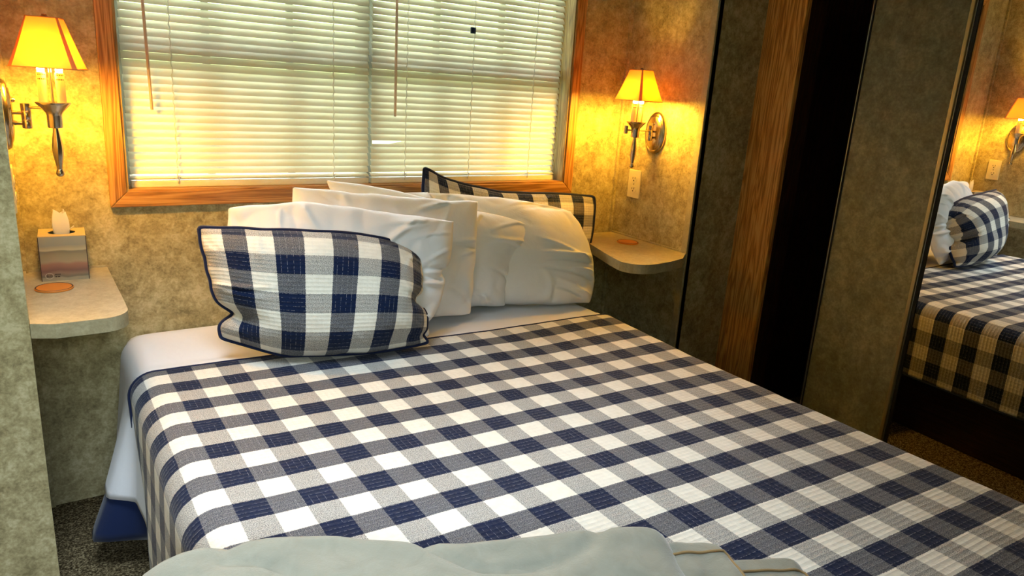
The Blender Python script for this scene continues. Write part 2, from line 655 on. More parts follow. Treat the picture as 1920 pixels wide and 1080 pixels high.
wboard([(OX0 - TW, OZ0 - TW), (OX1 + TW, OZ0 - TW), (OX1, OZ0), (OX0, OZ0)], YB - 0.016, YB, 'casing_board', M['oak_x'])
wboard([(OX0 - TW, OZ1 + TW), (OX0, OZ1), (OX1, OZ1), (OX1 + TW, OZ1 + TW)], YB - 0.016, YB, 'casing_board', M['oak_x'])
wboard([(OX0 - TW, OZ0 - TW), (OX0, OZ0), (OX0, OZ1), (OX0 - TW, OZ1 + TW)], YB - 0.016, YB, 'casing_board', M['oak_z'])
wboard([(OX1 + TW, OZ0 - TW), (OX1 + TW, OZ1 + TW), (OX1, OZ1), (OX1, OZ0)], YB - 0.016, YB, 'casing_board', M['oak_z'])
# jamb linings
boxobj('jamb_lining', (OX0, OX0 + 0.006, YB - 0.01, YB + 0.085, OZ0, OZ1), M['oak_jamb'], win, offset=WO)
boxobj('jamb_lining', (OX1 - 0.006, OX1, YB - 0.01, YB + 0.085, OZ0, OZ1), M['oak_jamb'], win, offset=WO)
boxobj('jamb_lining', (OX0 + 0.006, OX1 - 0.006, YB - 0.01, YB + 0.085, OZ0, OZ0 + 0.006), M['oak_x'], win, offset=WO)
boxobj('jamb_lining', (OX0 + 0.006, OX1 - 0.006, YB - 0.01, YB + 0.085, OZ1 - 0.006, OZ1), M['oak_x'], win, offset=WO)
# sashes
XM = 0.98
for (a0, a1) in ((OX0, XM), (XM, OX1)):
    b = MB()
    b.box(a0, a0 + 0.028, YB + 0.085, YB + 0.105, OZ0, OZ1)
    b.box(a1 - 0.028, a1, YB + 0.085, YB + 0.105, OZ0, OZ1)
    b.box(a0 + 0.028, a1 - 0.028, YB + 0.085, YB + 0.105, OZ0, OZ0 + 0.03)
    b.box(a0 + 0.028, a1 - 0.028, YB + 0.085, YB + 0.105, OZ1 - 0.03, OZ1)
    s = b.build('sash_frame', M['alu'], win, offset=WO)
    boxobj('meeting_rail', (a0 + 0.028, a1 - 0.028, YB + 0.082, YB + 0.102, 1.325, 1.37), M['alu'], s, offset=WO)
    for k in (1, 2):
        xm = a0 + (a1 - a0) * k / 3
        boxobj('mullion', (xm - 0.010, xm + 0.010, YB + 0.086, YB + 0.100, OZ0 + 0.03, 1.325), M['alu'], s, offset=WO)
        boxobj('mullion', (xm - 0.010, xm + 0.010, YB + 0.086, YB + 0.100, 1.37, OZ1 - 0.03), M['alu'], s, offset=WO)
    boxobj('glass_pane', (a0 + 0.026, a1 - 0.026, YB + 0.094, YB + 0.096, OZ0 + 0.028, 1.33), M['glass'], s, offset=WO)
    boxobj('glass_pane', (a0 + 0.026, a1 - 0.026, YB + 0.094, YB + 0.096, 1.365, OZ1 - 0.028), M['glass'], s, offset=WO)

win2 = empty('window_2', (-0.20, -0.73, 1.14), 'window in the wall behind the camera', 'window', kind='structure')
b = MB()
b.box(-0.70, -0.66, -0.74, -0.71, 1.14, 1.80); b.box(0.26, 0.30, -0.74, -0.71, 1.14, 1.80)
b.box(-0.66, 0.26, -0.74, -0.71, 1.14, 1.18); b.box(-0.66, 0.26, -0.74, -0.71, 1.76, 1.80)
b.build('frame', M['white_vinyl'], win2, offset=win2.location)
boxobj('glass_pane', (-0.66, 0.26, -0.726, -0.724, 1.18, 1.76), M['glass'], win2, offset=win2.location)
vent = empty('window_3', (VX, VY, ZC), 'square roof vent in the ceiling above the bed', 'roof vent', kind='structure')
b = MB()
for q in ((VX - VH, VX - VH + 0.02, VY - VH, VY + VH), (VX + VH - 0.02, VX + VH, VY - VH, VY + VH),
          (VX - VH + 0.02, VX + VH - 0.02, VY - VH, VY - VH + 0.02), (VX - VH + 0.02, VX + VH - 0.02, VY + VH - 0.02, VY + VH)):
    b.box(*q, ZC - 0.01, ZC + 0.05)
b.build('frame', M['white_vinyl'], vent, offset=vent.location)
boxobj('glass_pane', (VX - VH + 0.02, VX + VH - 0.02, VY - VH + 0.02, VY + VH - 0.02, ZC + 0.040, ZC + 0.043), M['glass'], vent, offset=vent.location)

# ------------------------------------------------------------------ blinds
YBL = YB + 0.036
PITCH = 0.0212


def slat_mesh(w, notch=0.0):
    b = MB()
    half = 0.0125
    nx = 13
    pts = []
    cols = 5
    for j in range(cols):
        s = -1 + 2 * j / (cols - 1)
        for i in range(nx):
            x = w * i / (nx - 1)
            ss = s
            if notch and x < notch:
                ss = s * 0.42 - 0.58 + 0.0
            pts.append((x, ss * half, 0.0022 * (1 - ss * ss)))
    b.grid(pts, nx, cols)
    return b


def make_blind(x0, x1, label, cords, wand_x, notch_z=None, tag_x=None):
    w = x1 - x0
    base = (x0, YBL, 0.944)
    root = empty('window_blind', base, label, 'blind', 'white slatted blinds in the window')
    z_first = 0.992
    n = int((1.825 - z_first) / PITCH) + 1
    proto = slat_mesh(w).build('slat', M['slat'], root, smooth='all')
    first = True
    for k in range(n):
        z = z_first + k * PITCH
        if first:
            o = proto
            first = False
        elif notch_z and abs(z - notch_z) < PITCH / 2:
            o = slat_mesh(w, 0.105).build('slat', M['slat'], root)
        else:
            o = proto.copy()
            COL.objects.link(o)
            o.parent = root
        o.location = (random.uniform(-0.001, 0.001), 0, z - base[2])
        o.rotation_euler = (math.radians(57.5 + random.uniform(-2.0, 2.0)), 0, random.uniform(-0.0006, 0.0006))
    # a few slats lie packed on the bottom rail
    for k in range(3):
        o = proto.copy(); COL.objects.link(o); o.parent = root
        o.location = (random.uniform(-.002, .002), 0, 0.0235 + 0.0032 * k)
        o.rotation_euler = (math.radians(8 + 6 * k), 0, 0)
    b = MB(); b.box(0, w, -0.012, 0.012, -0.001, 0.0185)
    b.build('bottom_rail', M['white_vinyl'], root, bevel=0.003)
    b = MB(); b.box(0, w, -0.014, 0.014, 1.826 - base[2], 1.848 - base[2])
    b.build('head_rail', M['white_vinyl'], root, bevel=0.002)
    for cx in cords:
        for sy in (-1, 1):
            path = []
            nn = int((1.826 - 0.952) / (PITCH / 2))
            for k in range(nn + 1):
                z = 0.010 + k * PITCH / 2
                path.append((cx - x0 + 0.0022 * math.sin(k * 1.9), sy * 0.0135, z))
            b = MB(); b.tube(path, 0.0016, 5)
            b.build('ladder_cord', M['cord'], root, smooth='all')
        b = MB()
        for q in range(5):
            a = q * 1.3
            b.tube([(cx - x0 + 0.012 * math.cos(a) * (q - 2) / 2, -0.0165, 0.027 + 0.002 * q), (cx - x0 + 0.004 * math.sin(a), -0.0185, 0.030), (cx - x0 - 0.008 * math.cos(a * 2), -0.0165, 0.023 + 0.0016 * q)], 0.0011, 5)
        b.build('cord_knot', M['cord'], root, smooth='all')
    b = MB()
    b.tube([(wand_x[0] - x0, -0.022, 1.826 - base[2]), (wand_x[1] - x0, -0.027, wand_x[2] - base[2])], 0.0042, 6)
    b.build('tilt_wand', M['wand'], root)
    if tag_x:
        b = MB(); b.box(tag_x[0] - x0 - 0.0095, tag_x[0] - x0 + 0.004, -0.023, -0.016, tag_x[1] - base[2] - 0.012, tag_x[1] - base[2] + 0.009)
        b.box(tag_x[0] - x0 + 0.006, tag_x[0] - x0 + 0.0095, -0.023, -0.016, tag_x[1] - base[2] - 0.012, tag_x[1] - base[2] + 0.009)
        o = b.build('cord_stop', M['blue_plastic'], root, bevel=0.0012)
        o['label'] = 'small dark blue cord stop'
    return root


random.seed(5)
make_blind(0.247, 0.972, 'white slatted blind over the left half of the window', (0.372, 0.848), (0.300, 0.312, 1.165))
make_blind(0.982, 1.760, 'white slatted blind over the right half of the window with blue cord stop',
           (1.105, 1.362, 1.630), (1.058, 1.058, 1.17), 1.086, (1.352, 1.475))


# ------------------------------------------------------------------ wardrobe on the right
WYAW = 0.0419
WO2 = Vector((2.327, 1.858, 0.0))


def wl(s, dx, z):
    """s: metres along the wardrobe front from the alcove towards the camera, dx: depth behind the front"""
    return (WO2.x - math.sin(WYAW) * s + math.cos(WYAW) * dx, WO2.y - math.cos(WYAW) * s - math.sin(WYAW) * dx, z)


def wbox(b, s0, s1, d0, d1, z0, z1):
    p = [wl(s0, d0, z0), wl(s1, d0, z0), wl(s1, d1, z0), wl(s0, d1, z0), wl(s0, d0, z1), wl(s1, d0, z1), wl(s1, d1, z1), wl(s0, d1, z1)]
    b.add(p, [(3, 2, 1, 0), (4, 5, 6, 7), (0, 1, 5, 4), (1, 2, 6, 5), (2, 3, 7, 6), (3, 0, 4, 7)])


def wpart(name, dims, mat, parent, bevel=0.0):
    b = MB(); wbox(b, *dims)
    return b.build(name, mat, parent, bevel=bevel, offset=parent.location)


ward = empty('wardrobe', WO2, 'built-in wardrobe with oak board front and dark open gap', 'wardrobe')
wpart('stile_board', (0.0, 0.052, 0.004, 0.024, 0, ZC), M['oak_stile'], ward, 0.003)
wpart('stile_board', (0.053, 0.176, 0.0, 0.024, 0, ZC), M['oak_stile'], ward, 0.003)
wpart('jamb', (0.150, 0.176, 0.0245, 0.11, 0, ZC), M['walnut'], ward, 0.003)  # return of the oak stile, its shade put in by a dark wood colour
wpart('side_panel', (0.02, 0.045, 0.03, 0.58, 0, ZC), M['walnut'], ward)
wpart('back_panel', (0.045, 1.85, 0.555, 0.575, 0, ZC), M['walnut'], ward)
wpart('end_panel', (1.85, 1.87, 0.0, 0.575, 0, ZC), M['wall'], ward)
wpart('plinth', (0.178, 1.85, 0.03, 0.08, 0, 0.05), M['walnut'], ward)

# plain sliding door: sponged panel in thin metal edges
door = empty('sliding_door', wl(0.42, 0.03, 0.0), 'dark sponged sliding wardrobe door between dark gap and mirror', 'door')
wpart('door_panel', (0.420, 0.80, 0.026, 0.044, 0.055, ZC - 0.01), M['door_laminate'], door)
wpart('edge_frame', (0.413, 0.4165, 0.020, 0.046, 0.055, ZC - 0.01), M['alu'], door, 0.001)
wpart('edge_frame', (0.4170, 0.4195, 0.024, 0.046, 0.055, ZC - 0.01), M['black_gap'], door)

mir = empty('mirror_door', wl(0.75, 0.0, 0.0), 'tall mirrored sliding wardrobe door reflecting the bed', 'mirror')
TILT = 0.00786


def mbox(name, s0, s1, d0, d1, z0, z1, mat, bevel=0.0):
    b = MB()
    wbox(b, s0, s1, d0, d1, z0, z1)
    b.v = [(x + (z - 1.29) * -TILT, y, z) for x, y, z in b.v]
    return b.build(name, mat, mir, bevel=bevel, offset=mir.location)


mbox('frame_stile', 0.740, 0.752, -0.012, 0.012, 0.055, ZC - 0.012, M['bronze'], 0.002)
mbox('frame_bead', 0.7525, 0.756, -0.006, 0.012, 0.055, ZC - 0.012, M['alu'], 0.001)
mbox('frame_seal', 0.7565, 0.766, -0.003, 0.012, 0.055, ZC - 0.012, M['black_gap'])
mbox('mirror_glass', 0.7665, 1.80, 0.0, 0.006, 0.06, ZC - 0.015, M['mirror'])
mbox('frame_stile', 1.801, 1.815, -0.012, 0.012, 0.055, ZC - 0.012, M['bronze'], 0.002)

# ------------------------------------------------------------------ shelves
ZS = 0.722


def shelf(side, label):
    if side < 0:
        poly = [(XL, YB), (0.166, YB), (0.170, 1.930)]
        c, r = (0.110, 1.868), 0.060
        poly += [(c[0] + r * math.cos(a), c[1] + r * math.sin(a)) for a in [math.radians(d) for d in range(0, -95, -10)]]
        poly += [(0.02, 1.805), (XL + 0.008, 1.825)]
        poly += [(XL + 0.008, 1.86), (XL, 1.861)]
    else:
        poly = [(XR, YB - 0.013), (XR, 1.862), (1.99, 1.800), (1.90, 1.775), (1.82, 1.765)]
        c, r = (1.80, 1.845), 0.08
        poly += [(c[0] + r * math.cos(a), c[1] + r * math.sin(a)) for a in [math.radians(d) for d in range(-90, -185, -10)]]
        poly += [(1.74, 1.92), (1.80, 2.10), (1.86, YB - 0.013)]
    root = empty('wall_shelf', (poly[0][0], 2.1, ZS - 0.034), label, 'shelf', 'small shelves either side of the bed')
    b = MB(); b.prism(poly, ZS - 0.034, ZS - 0.0012)
    b.build('shelf_board', M['laminate'], root, offset=root.location)
    b = MB(); b.prism(poly, ZS - 0.0011, ZS)
    b.build('shelf_top', M['laminate'], root, offset=root.location)
    b = MB()
    if side < 0:
        b.box(XL + 0.0005, XL + 0.007, 1.866, YB - 0.0005, ZS, ZS + 0.006)
        b.box(XL + 0.014, 0.166, YB - 0.006, YB - 0.0005, ZS, ZS + 0.006)
    else:
        b.box(XR - 0.007, XR - 0.0005, 1.866, YB - 0.014, ZS, ZS + 0.006)
    b.build('caulk_bead', M['laminate'], root, offset=root.location)
    return root


shelf(-1, 'small beige laminate shelf under the left lamp, holding a tissue box')
shelf(1, 'small beige laminate shelf under the right lamp, holding only a coaster')


def coaster(loc, r, label):
    root = empty('coaster', loc, label, 'coaster', 'round coasters on the shelves')
    b = MB(); b.lathe([(r - 0.001, 0), (r, 0.001), (r, 0.004), (r - 0.001, 0.005)], n=40)
    b.build('coaster_disc', M['cork'], root, smooth=True)
    b = MB(); b.lathe([(r - 0.004, 0.005), (r - 0.0035, 0.0055), (r - 0.0015, 0.0055), (r - 0.001, 0.005)], n=40, caps=False)
    b.build('coaster_rim', M['logo_dark'], root, smooth=True)


coaster((0.030, 2.105, ZS), 0.043, 'round tan coaster in front of the tissue box')
coaster((1.975, 2.085, ZS), 0.043, 'round tan coaster on the right shelf')

# ------------------------------------------------------------------ tissue box
tb = empty('tissue_box', (0.062, 2.235, ZS), 'square tissue box with blurred stripe print on the left shelf', 'tissue box')
tb.rotation_euler = (0, 0, math.radians(-2.5))
H, A = 0.118, 0.0535
hole_r = 0.030
b = MB()
b.box(-A, A, -A, A, 0.0, 0.002)
for (x0, x1, y0, y1) in ((-A, A, -A, -A + 0.002), (-A, A, A - 0.002, A), (-A, -A + 0.002, -A + 0.002, A - 0.002), (A - 0.002, A, -A + 0.002, A - 0.002)):
    b.box(x0, x1, y0, y1, 0.002, H)
b.build('carton', M['box_print'], tb)
b = MB()
N = 40
outer, inner = [], []
for k in range(N):
    a = 2 * math.pi * k / N
    ca, sa = math.cos(a), math.sin(a)
    q = A / max(abs(ca), abs(sa))
    outer.append((q * ca, q * sa)); inner.append((hole_r * 1.05 * ca, hole_r * sa))
pts = [(x, y, H) for x, y in outer] + [(x, y, H) for x, y in inner] + [(x, y, H + 0.0015) for x, y in inner] + [(x, y, H + 0.0015) for x, y in outer]
fs = []
for k in range(N):
    k2 = (k + 1) % N
    fs += [(k, k2, N + k2, N + k), (N + k, N + k2, 2 * N + k2, 2 * N + k), (2 * N + k, 2 * N + k2, 3 * N + k2, 3 * N + k), (3 * N + k, 3 * N + k2, k2, k)]
b.add(pts, fs)
b.build('box_lid', M['box_top'], tb)
for sx in (-1, 1):
    b = MB(); b.box(sx * A - 0.0008, sx * A + 0.0008, -A - 0.0008, -A + 0.0008, 0.0, H)
    b.build('box_edge', M['box_edge'], tb)
# logo roundel and its two lines of small print
b = MB()
for r0, r1, z in ((0.0085, 0.0095, 0),):
    pts = []
    for rr in (r0, r1):
        for k in range(28):
            a = 2 * math.pi * k / 28
            pts.append((-0.036 + rr * math.cos(a), -A - 0.0007, 0.014 + rr * 0.86 * math.sin(a)))
    b.grid(pts, 28, 2, True)
b.build('logo_ring', M['logo_white'], tb)


def text_mesh(txt, size, loc, rot, mat, parent, name):
    cu = bpy.data.curves.new(name, 'FONT')
    cu.body = txt
    cu.size = size
    cu.extrude = 0.00015
    cu.align_x = 'CENTER'
    cu.align_y = 'CENTER'
    tmp = bpy.data.objects.new(name, cu)
    COL.objects.link(tmp)
    bpy.context.view_layer.update()
    dg = bpy.context.evaluated_depsgraph_get()
    me = bpy.data.meshes.new_from_object(tmp.evaluated_get(dg))
    bpy.data.objects.remove(tmp)
    me.materials.clear()
    me.materials.append(mat)
    o = bpy.data.objects.new(name, me)
    COL.objects.link(o)
    o.parent = parent
    o.location = loc
    o.rotation_euler = rot
    return o


text_mesh('ko', 0.0125, (-0.036, -A - 0.0008, 0.0142), (math.radians(90), 0, 0), M['logo_dark'], tb, 'logo_letters')
b = MB()
for zz, xs in ((0.0175, ((-0.0235, -0.0195), (-0.0185, -0.0155), (-0.0145, -0.011))), (0.0115, ((-0.0235, -0.019), (-0.018, -0.0125)))):
    for x0, x1 in xs:
        b.box(x0, x1, -A - 0.0008, -A - 0.0003, zz - 0.0013, zz + 0.0013)
b.build('small_print', M['logo_dark'], tb)
# the tissue: a pinched, rising sheet
b = MB()
nu, nv = 25, 14
pts = []
for j in range(nv):
    tv = j / (nv - 1)
    rad = 0.006 + 0.0118 * math.sin(min(1, tv * 1.05) * math.pi * 0.86) ** 0.8
    for i in range(nu):
        a = 2 * math.pi * i / (nu - 1) * 0.93
        rr = rad * (1 + 0.35 * math.cos(3 * a + 2 * tv) * (0.5 + 0.5 * tv))
        pts.append((rr * math.cos(a) * 1.0 - 0.002 + 0.008 * tv * 0.3, rr * math.sin(a) * 0.45, 0.078 + 0.098 * tv + 0.006 * math.sin(2 * a + 1) * tv))
b.grid(pts, nu, nv)
pts = []
for j in range(6):
    tv = j / 5
    for i in range(7):
        s = -1 + i / 3
        pts.append((0.008 + 0.022 * tv, 0.007 * s * (1 - 0.6 * tv) + 0.004, 0.108 + 0.024 * tv ** 0.7 + 0.004 * s * s))
b.grid(pts, 7, 6)
b.build('tissue', M['tissue'], tb, smooth='all')


# ------------------------------------------------------------------ outlets
def outlet(side, y, z, label):
    x = XL if side < 0 else XR
    sgn = 1 if side < 0 else -1
    root = empty('wall_outlet', (x, y, z), label, 'outlet', 'wall outlets by the lamps')
    b = MB(); b.box(min(0, sgn * 0.006), max(0, sgn * 0.006), -0.035, 0.035, -0.057, 0.057)
    b.build('cover_plate', M['outlet'], root, bevel=0.003)
    for dz in (-0.021, 0.021):
        b = MB()
        n = 20
        poly = [(0.0165 * math.cos(2 * math.pi * k / n), max(-0.0125, min(0.0125, 0.0165 * math.sin(2 * math.pi * k / n)))) for k in range(n)]
        b.add([(sgn * 0.0055, py, dz + pz) for py, pz in poly] + [(sgn * 0.0082, py, dz + pz) for py, pz in poly],
              [tuple(range(n)), tuple(range(n, 2 * n))] + [(i, (i + 1) % n, n + (i + 1) % n, n + i) for i in range(n)])
        r = b.build('receptacle', M['outlet'], root)
        b = MB()
        xs = sorted((sgn * 0.0078, sgn * 0.0086))
        b.box(xs[0], xs[1], -0.0076, -0.0048, dz - 0.001, dz + 0.0075)
        b.box(xs[0], xs[1], 0.0048, 0.0076, dz - 0.001, dz + 0.0065)
        b.box(xs[0], xs[1], -0.0028, 0.0028, dz - 0.0095, dz - 0.0045)
        b.build('slots', M['slot'], r)
    b = MB(); b.lathe([(0.0, sgn * 0.0075), (0.003, sgn * 0.007), (0.0032, sgn * 0.0055)], n=10, axis='x')
    b.build('plate_screw', M['nickel'], root)


outlet(-1, 2.178, 0.968, 'almond wall outlet seen in the mirror above the tissue box')
outlet(1, 2.180, 0.942, 'almond wall outlet below the right wall lamp')


# ------------------------------------------------------------------ wall lamps
def wall_lamp(side, yp, zp, cx, cy, zoff, yaw, label):
    """cx, cy: axis of the lamp body; plate on the wall at (x, yp, zp)"""
    xw = XL if side < 0 else XR
    sg = 1 if side < 0 else -1
    root = empty('wall_lamp', (xw, yp, zp), label, 'wall lamp', 'swing arm wall lamps')
    off = Vector((xw, yp, zp))
    c = Vector((cx, cy, 0))
    # oval back plate
    b = MB()
    prof = [(1.0, 0.0), (1.0, 0.006), (0.95, 0.012), (0.86, 0.015), (0.82, 0.013), (0.74, 0.018), (0.4, 0.022), (0.0, 0.023)]
    pts = []
    n = 36
    for r, h in prof:
        for k in range(n):
            a = 2 * math.pi * k / n
            pts.append((xw + sg * h, yp + r * 0.054 * math.cos(a), zp + r * 0.081 * math.sin(a)))
    b.grid(pts, n, len(prof), True)
    b.build('back_plate', M['nickel'], root, smooth=True, offset=off)
    for dz in (-0.026, 0.026):
        b = MB(); b.lathe([(0.006, sg * 0.018), (0.006, sg * 0.024), (0.004, sg * 0.028), (0.0, sg * 0.029)], (xw, yp, zp + dz + 0.008), 12, 'x')
        b.build('plate_knob', M['nickel'], root, smooth=True, offset=off)
    # hinge on the plate
    hx, hy = xw + sg * 0.047, yp - 0.012
    b = MB()
    b.lathe([(0.0, zp - 0.030), (0.0095, zp - 0.029), (0.0105, zp - 0.027), (0.0105, zp - 0.010), (0.0098, zp - 0.009), (0.0105, zp - 0.008), (0.0105, zp + 0.010),
             (0.0098, zp + 0.011), (0.0105, zp + 0.012), (0.0105, zp + 0.028), (0.0, zp + 0.029)], (hx, hy, 0), 18)
    hinge = b.build('hinge', M['nickel'], root, smooth=True, offset=off)
    b = MB()
    for dz in (-0.018, 0.006):
        b.tube([(xw + sg * 0.018, yp - 0.002, zp + dz), (hx, hy, zp + dz)], 0.0045, 10)
    b.build('hinge_arm', M['nickel'], hinge, smooth=True, offset=off)
    zr = zp + 0.020 + (0 if side < 0 else -0.012)
    # swing arm: out to an elbow beyond the body, back to the hub
    el = c + (c - Vector((hx, hy, 0))).normalized() * 0.035 + Vector((-sg * 0.004, 0.02, 0))
    b = MB(); b.tube([(hx, hy, zr), (cx, cy, zr)], 0.0032, 10)
    arm = b.build('swing_arm', M['nickel'], root, smooth=True, offset=off)
    if side > 0:
        b = MB(); b.tube([(cx, cy, zr), (el.x, el.y, zr)], 0.0032, 10)
        b.lathe([(0.0, zr - 0.014), (0.0075, zr - 0.013), (0.0075, zr + 0.016), (0.0, zr + 0.017)], (el.x, el.y, 0), 14)
        b.build('elbow', M['nickel'], arm, smooth=True, offset=off)
    z0 = zoff
    # body: hub, cup, spindle, ball
    b = MB()
    b.lathe([(0.0, 1.129 + z0), (0.0150, 1.130 + z0), (0.0160, 1.133 + z0), (0.0160, 1.158 + z0), (0.0175, 1.164 + z0), (0.024, 1.172 + z0), (0.033, 1.182 + z0), (0.0365, 1.186 + z0),
             (0.0368, 1.1885 + z0), (0.033, 1.189 + z0), (0.0, 1.187 + z0)], c, 28)
    b.build('cup', M['nickel'], root, smooth=True, offset=off)
    b = MB()
    pts = []
    prof = [(0.0055, 1.130), (0.0062, 1.122), (0.0085, 1.105), (0.0105, 1.088), (0.0108, 1.078), (0.0100, 1.066), (0.0080, 1.052), (0.0062, 1.040), (0.0052, 1.033), (0.0050, 1.031)]
    for r, h in prof:
        for k in range(32):
            a = 2 * math.pi * k / 32
            q = r * (1 + 0.08 * math.cos(8 * a))
            pts.append((cx + q * math.cos(a), cy + q * math.sin(a), h + z0))
    b.grid(pts, 32, len(prof), True)
    b.build('spindle', M['nickel'], root, smooth='all', offset=off)
    b = MB()
    b.lathe([(0.0, 1.0145), (0.004, 1.0152), (0.0075, 1.018), (0.0092, 1.0225), (0.0080, 1.0275), (0.0065, 1.030), (0.0070, 1.0318), (0.0, 1.033)], (cx, cy, z0), 18)
    b.build('ball_finial', M['nickel'], root, smooth='all', offset=off)
    # two candle sleeves with bulbs, and the centre rod
    ca, sa = math.cos(yaw), math.sin(yaw)
    for q in (-1, 1):
        bx, by = cx + q * 0.0185 * ca, cy + q * 0.0185 * sa
        b = MB(); b.lathe([(0.0, 1.188), (0.0098, 1.1882), (0.0098, 1.254), (0.0092, 1.256), (0.0, 1.256)], (bx, by, z0), 18)
        sl = b.build('candle_sleeve', M['sleeve'], root, smooth=True, offset=off)
        b = MB()
        pts = []
        for zz, hh in ((1.239, 0.0035), (1.249, 0.003)):
            for kk in range(5):
                a0 = -math.pi / 2 + (kk - 2.4) * 0.36 + (0 if side < 0 else -0.35)
                a1 = a0 + 0.25
                v4 = []
                for a, dz in ((a0, 0), (a1, 0), (a1, hh), (a0, hh)):
                    v4.append((bx + 0.0100 * math.cos(a), by + 0.0100 * math.sin(a), zz + dz + z0))
                b.add(v4, [(0, 1, 2, 3)])
        b.build('sleeve_print', M['print'], sl, offset=off)
        b = MB(); b.lathe([(0.0, 1.256), (0.007, 1.2565), (0.008, 1.268), (0.0125, 1.284), (0.0140, 1.296), (0.0115, 1.310), (0.006, 1.322), (0.0, 1.328)], (bx, by, z0), 10)
        b.build('bulb', M['bulb'], root, smooth='all', offset=off)
    b = MB(); b.lathe([(0.0, 1.187), (0.0034, 1.1875), (0.0034, 1.374), (0.0, 1.375)], (cx, cy, z0), 12)
    b.build('centre_rod', M['nickel'], root, smooth=True, offset=off)
    # shade: square taper with clipped corners
    zb, zt = 1.266 + z0, 1.376 + z0
    sb, st, clip = 0.067, 0.032, 0.13

    def ring(s, z, n=5):
        cl = s * clip
        base = [(s - cl, -s), (s, -s + cl), (s, s - cl), (s - cl, s), (-s + cl, s), (-s, s - cl), (-s, -s + cl), (-s + cl, -s)]
        return [(cx + x * ca - y * sa, cy + x * sa + y * ca, z) for x, y in base]
    b = MB()
    rows = 7
    pts = []
    for j in range(rows):
        f = j / (rows - 1)
        s = sb + (st - sb) * (f ** 0.94)
        pts += ring(s, zb + (zt - zb) * f)
    b.grid(pts, 8, rows, True)
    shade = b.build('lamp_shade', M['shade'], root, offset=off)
    b = MB()
    for e in range(0, 8, 2):     # seam bands over the clipped corners
        q = []
        for j in range(rows):
            for k in (e, (e + 1) % 8):
                p = Vector(pts[j * 8 + k])
                d = Vector((p.x - cx, p.y - cy, 0)).normalized() * 0.0007
                q.append(p + d)
        b.grid(q, 2, rows)
    for z, s in ((zb, sb), (zt, st)):
        pr = ring(s + 0.0008, z)
        b.tube([Vector(p) for p in pr], 0.0013, 6, True)
    b.build('seam_braid', M['shade_band'], shade, offset=off)
    b = MB()
    for e in range(4):
        a = yaw + math.pi / 4 + e * math.pi / 2
        b.tube([(cx, cy, zt - 0.002), (cx + 0.038 * math.cos(a), cy + 0.038 * math.sin(a), zt - 0.001)], 0.0014, 6)
    b.lathe([(0.010, zt - 0.001), (0.0105, zt + 0.001), (0.006, zt + 0.004), (0.005, zt + 0.007), (0.0, zt + 0.008)], (cx, cy, 0), 14)
    b.build('shade_spider', M['walnut'], shade, smooth=True, offset=off)
    return root


wall_lamp(-1, 2.09, 1.154, 0.067, 2.045, 0.0, math.radians(-14), 'lit brass wall lamp at the left edge beside the window')
wall_lamp(1, 2.09, 1.154, 1.943, 2.075, 0.006, math.radians(6), 'lit brass wall lamp right of the window')

# ------------------------------------------------------------------ bed
BX0, BX1 = 0.175, 1.655
BY0, BY1 = 0.26, 2.285
ZT = 0.530
bed = empty('bed', (0.915, 1.27, 0.0), 'double bed on dark wooden platform under the check quilt', 'bed')
b = MB(); b.box(BX0 + 0.03, BX1 - 0.02, BY0 + 0.03, BY1, 0.0, 0.27)
b.build('platform', M['platform'], bed, bevel=0.006, offset=bed.location)
b = MB(); b.box(BX0 + 0.012, BX1 - 0.012, BY0 + 0.012, BY1 - 0.004, 0.272, ZT - 0.006)
b.build('mattress', M['mattress'], bed, bevel=0.055, seg=5, smooth=True, offset=bed.location)


def ztop(x, y):
    z = 0.0035 * nz(x * 3.1, y * 3.1, 4.0) + 0.0016 * nz(x * 11, y * 11, 1.0)
    z += 0.016 * smooth01((y - 1.35) / 0.5) * smooth01((x - 1.15) / 0.45)
    return z


def cross_section(x0, x1, zt, r, left_drop, right_drop, ds=0.017):
    """arc-length list of (s, fn) where s equals x on the flat top; returns list of (s, kind, value)"""
    out = []
    q = math.pi / 2 * r
    s_l = x0 + r - q - left_drop
    s_r = x1 - r + q + right_drop
    n = int((s_r - s_l) / ds)
    return [s_l + (s_r - s_l) * i / n for i in range(n + 1)], q


def section_point(s, x0, x1, r, q):
    """-> (x, dz, side, hang) dz relative to the top, hang = length hanging below the curve"""
    a, bq = x0 + r, x1 - r
    if s < a - q:
        h = a - q - s
        return x0, -r - h, -1, h
    if s < a:
        t = (a - s) / r
        return a - r * math.sin(t), -(r - r * math.cos(t)), -1, 0.0
    if s <= bq:
        return s, 0.0, 0, 0.0
    if s <= bq + q:
        t = (s - bq) / r
        return bq + r * math.sin(t), -(r - r * math.cos(t)), 1, 0.0
    h = s - bq - q
    return x1, -r - h, 1, h


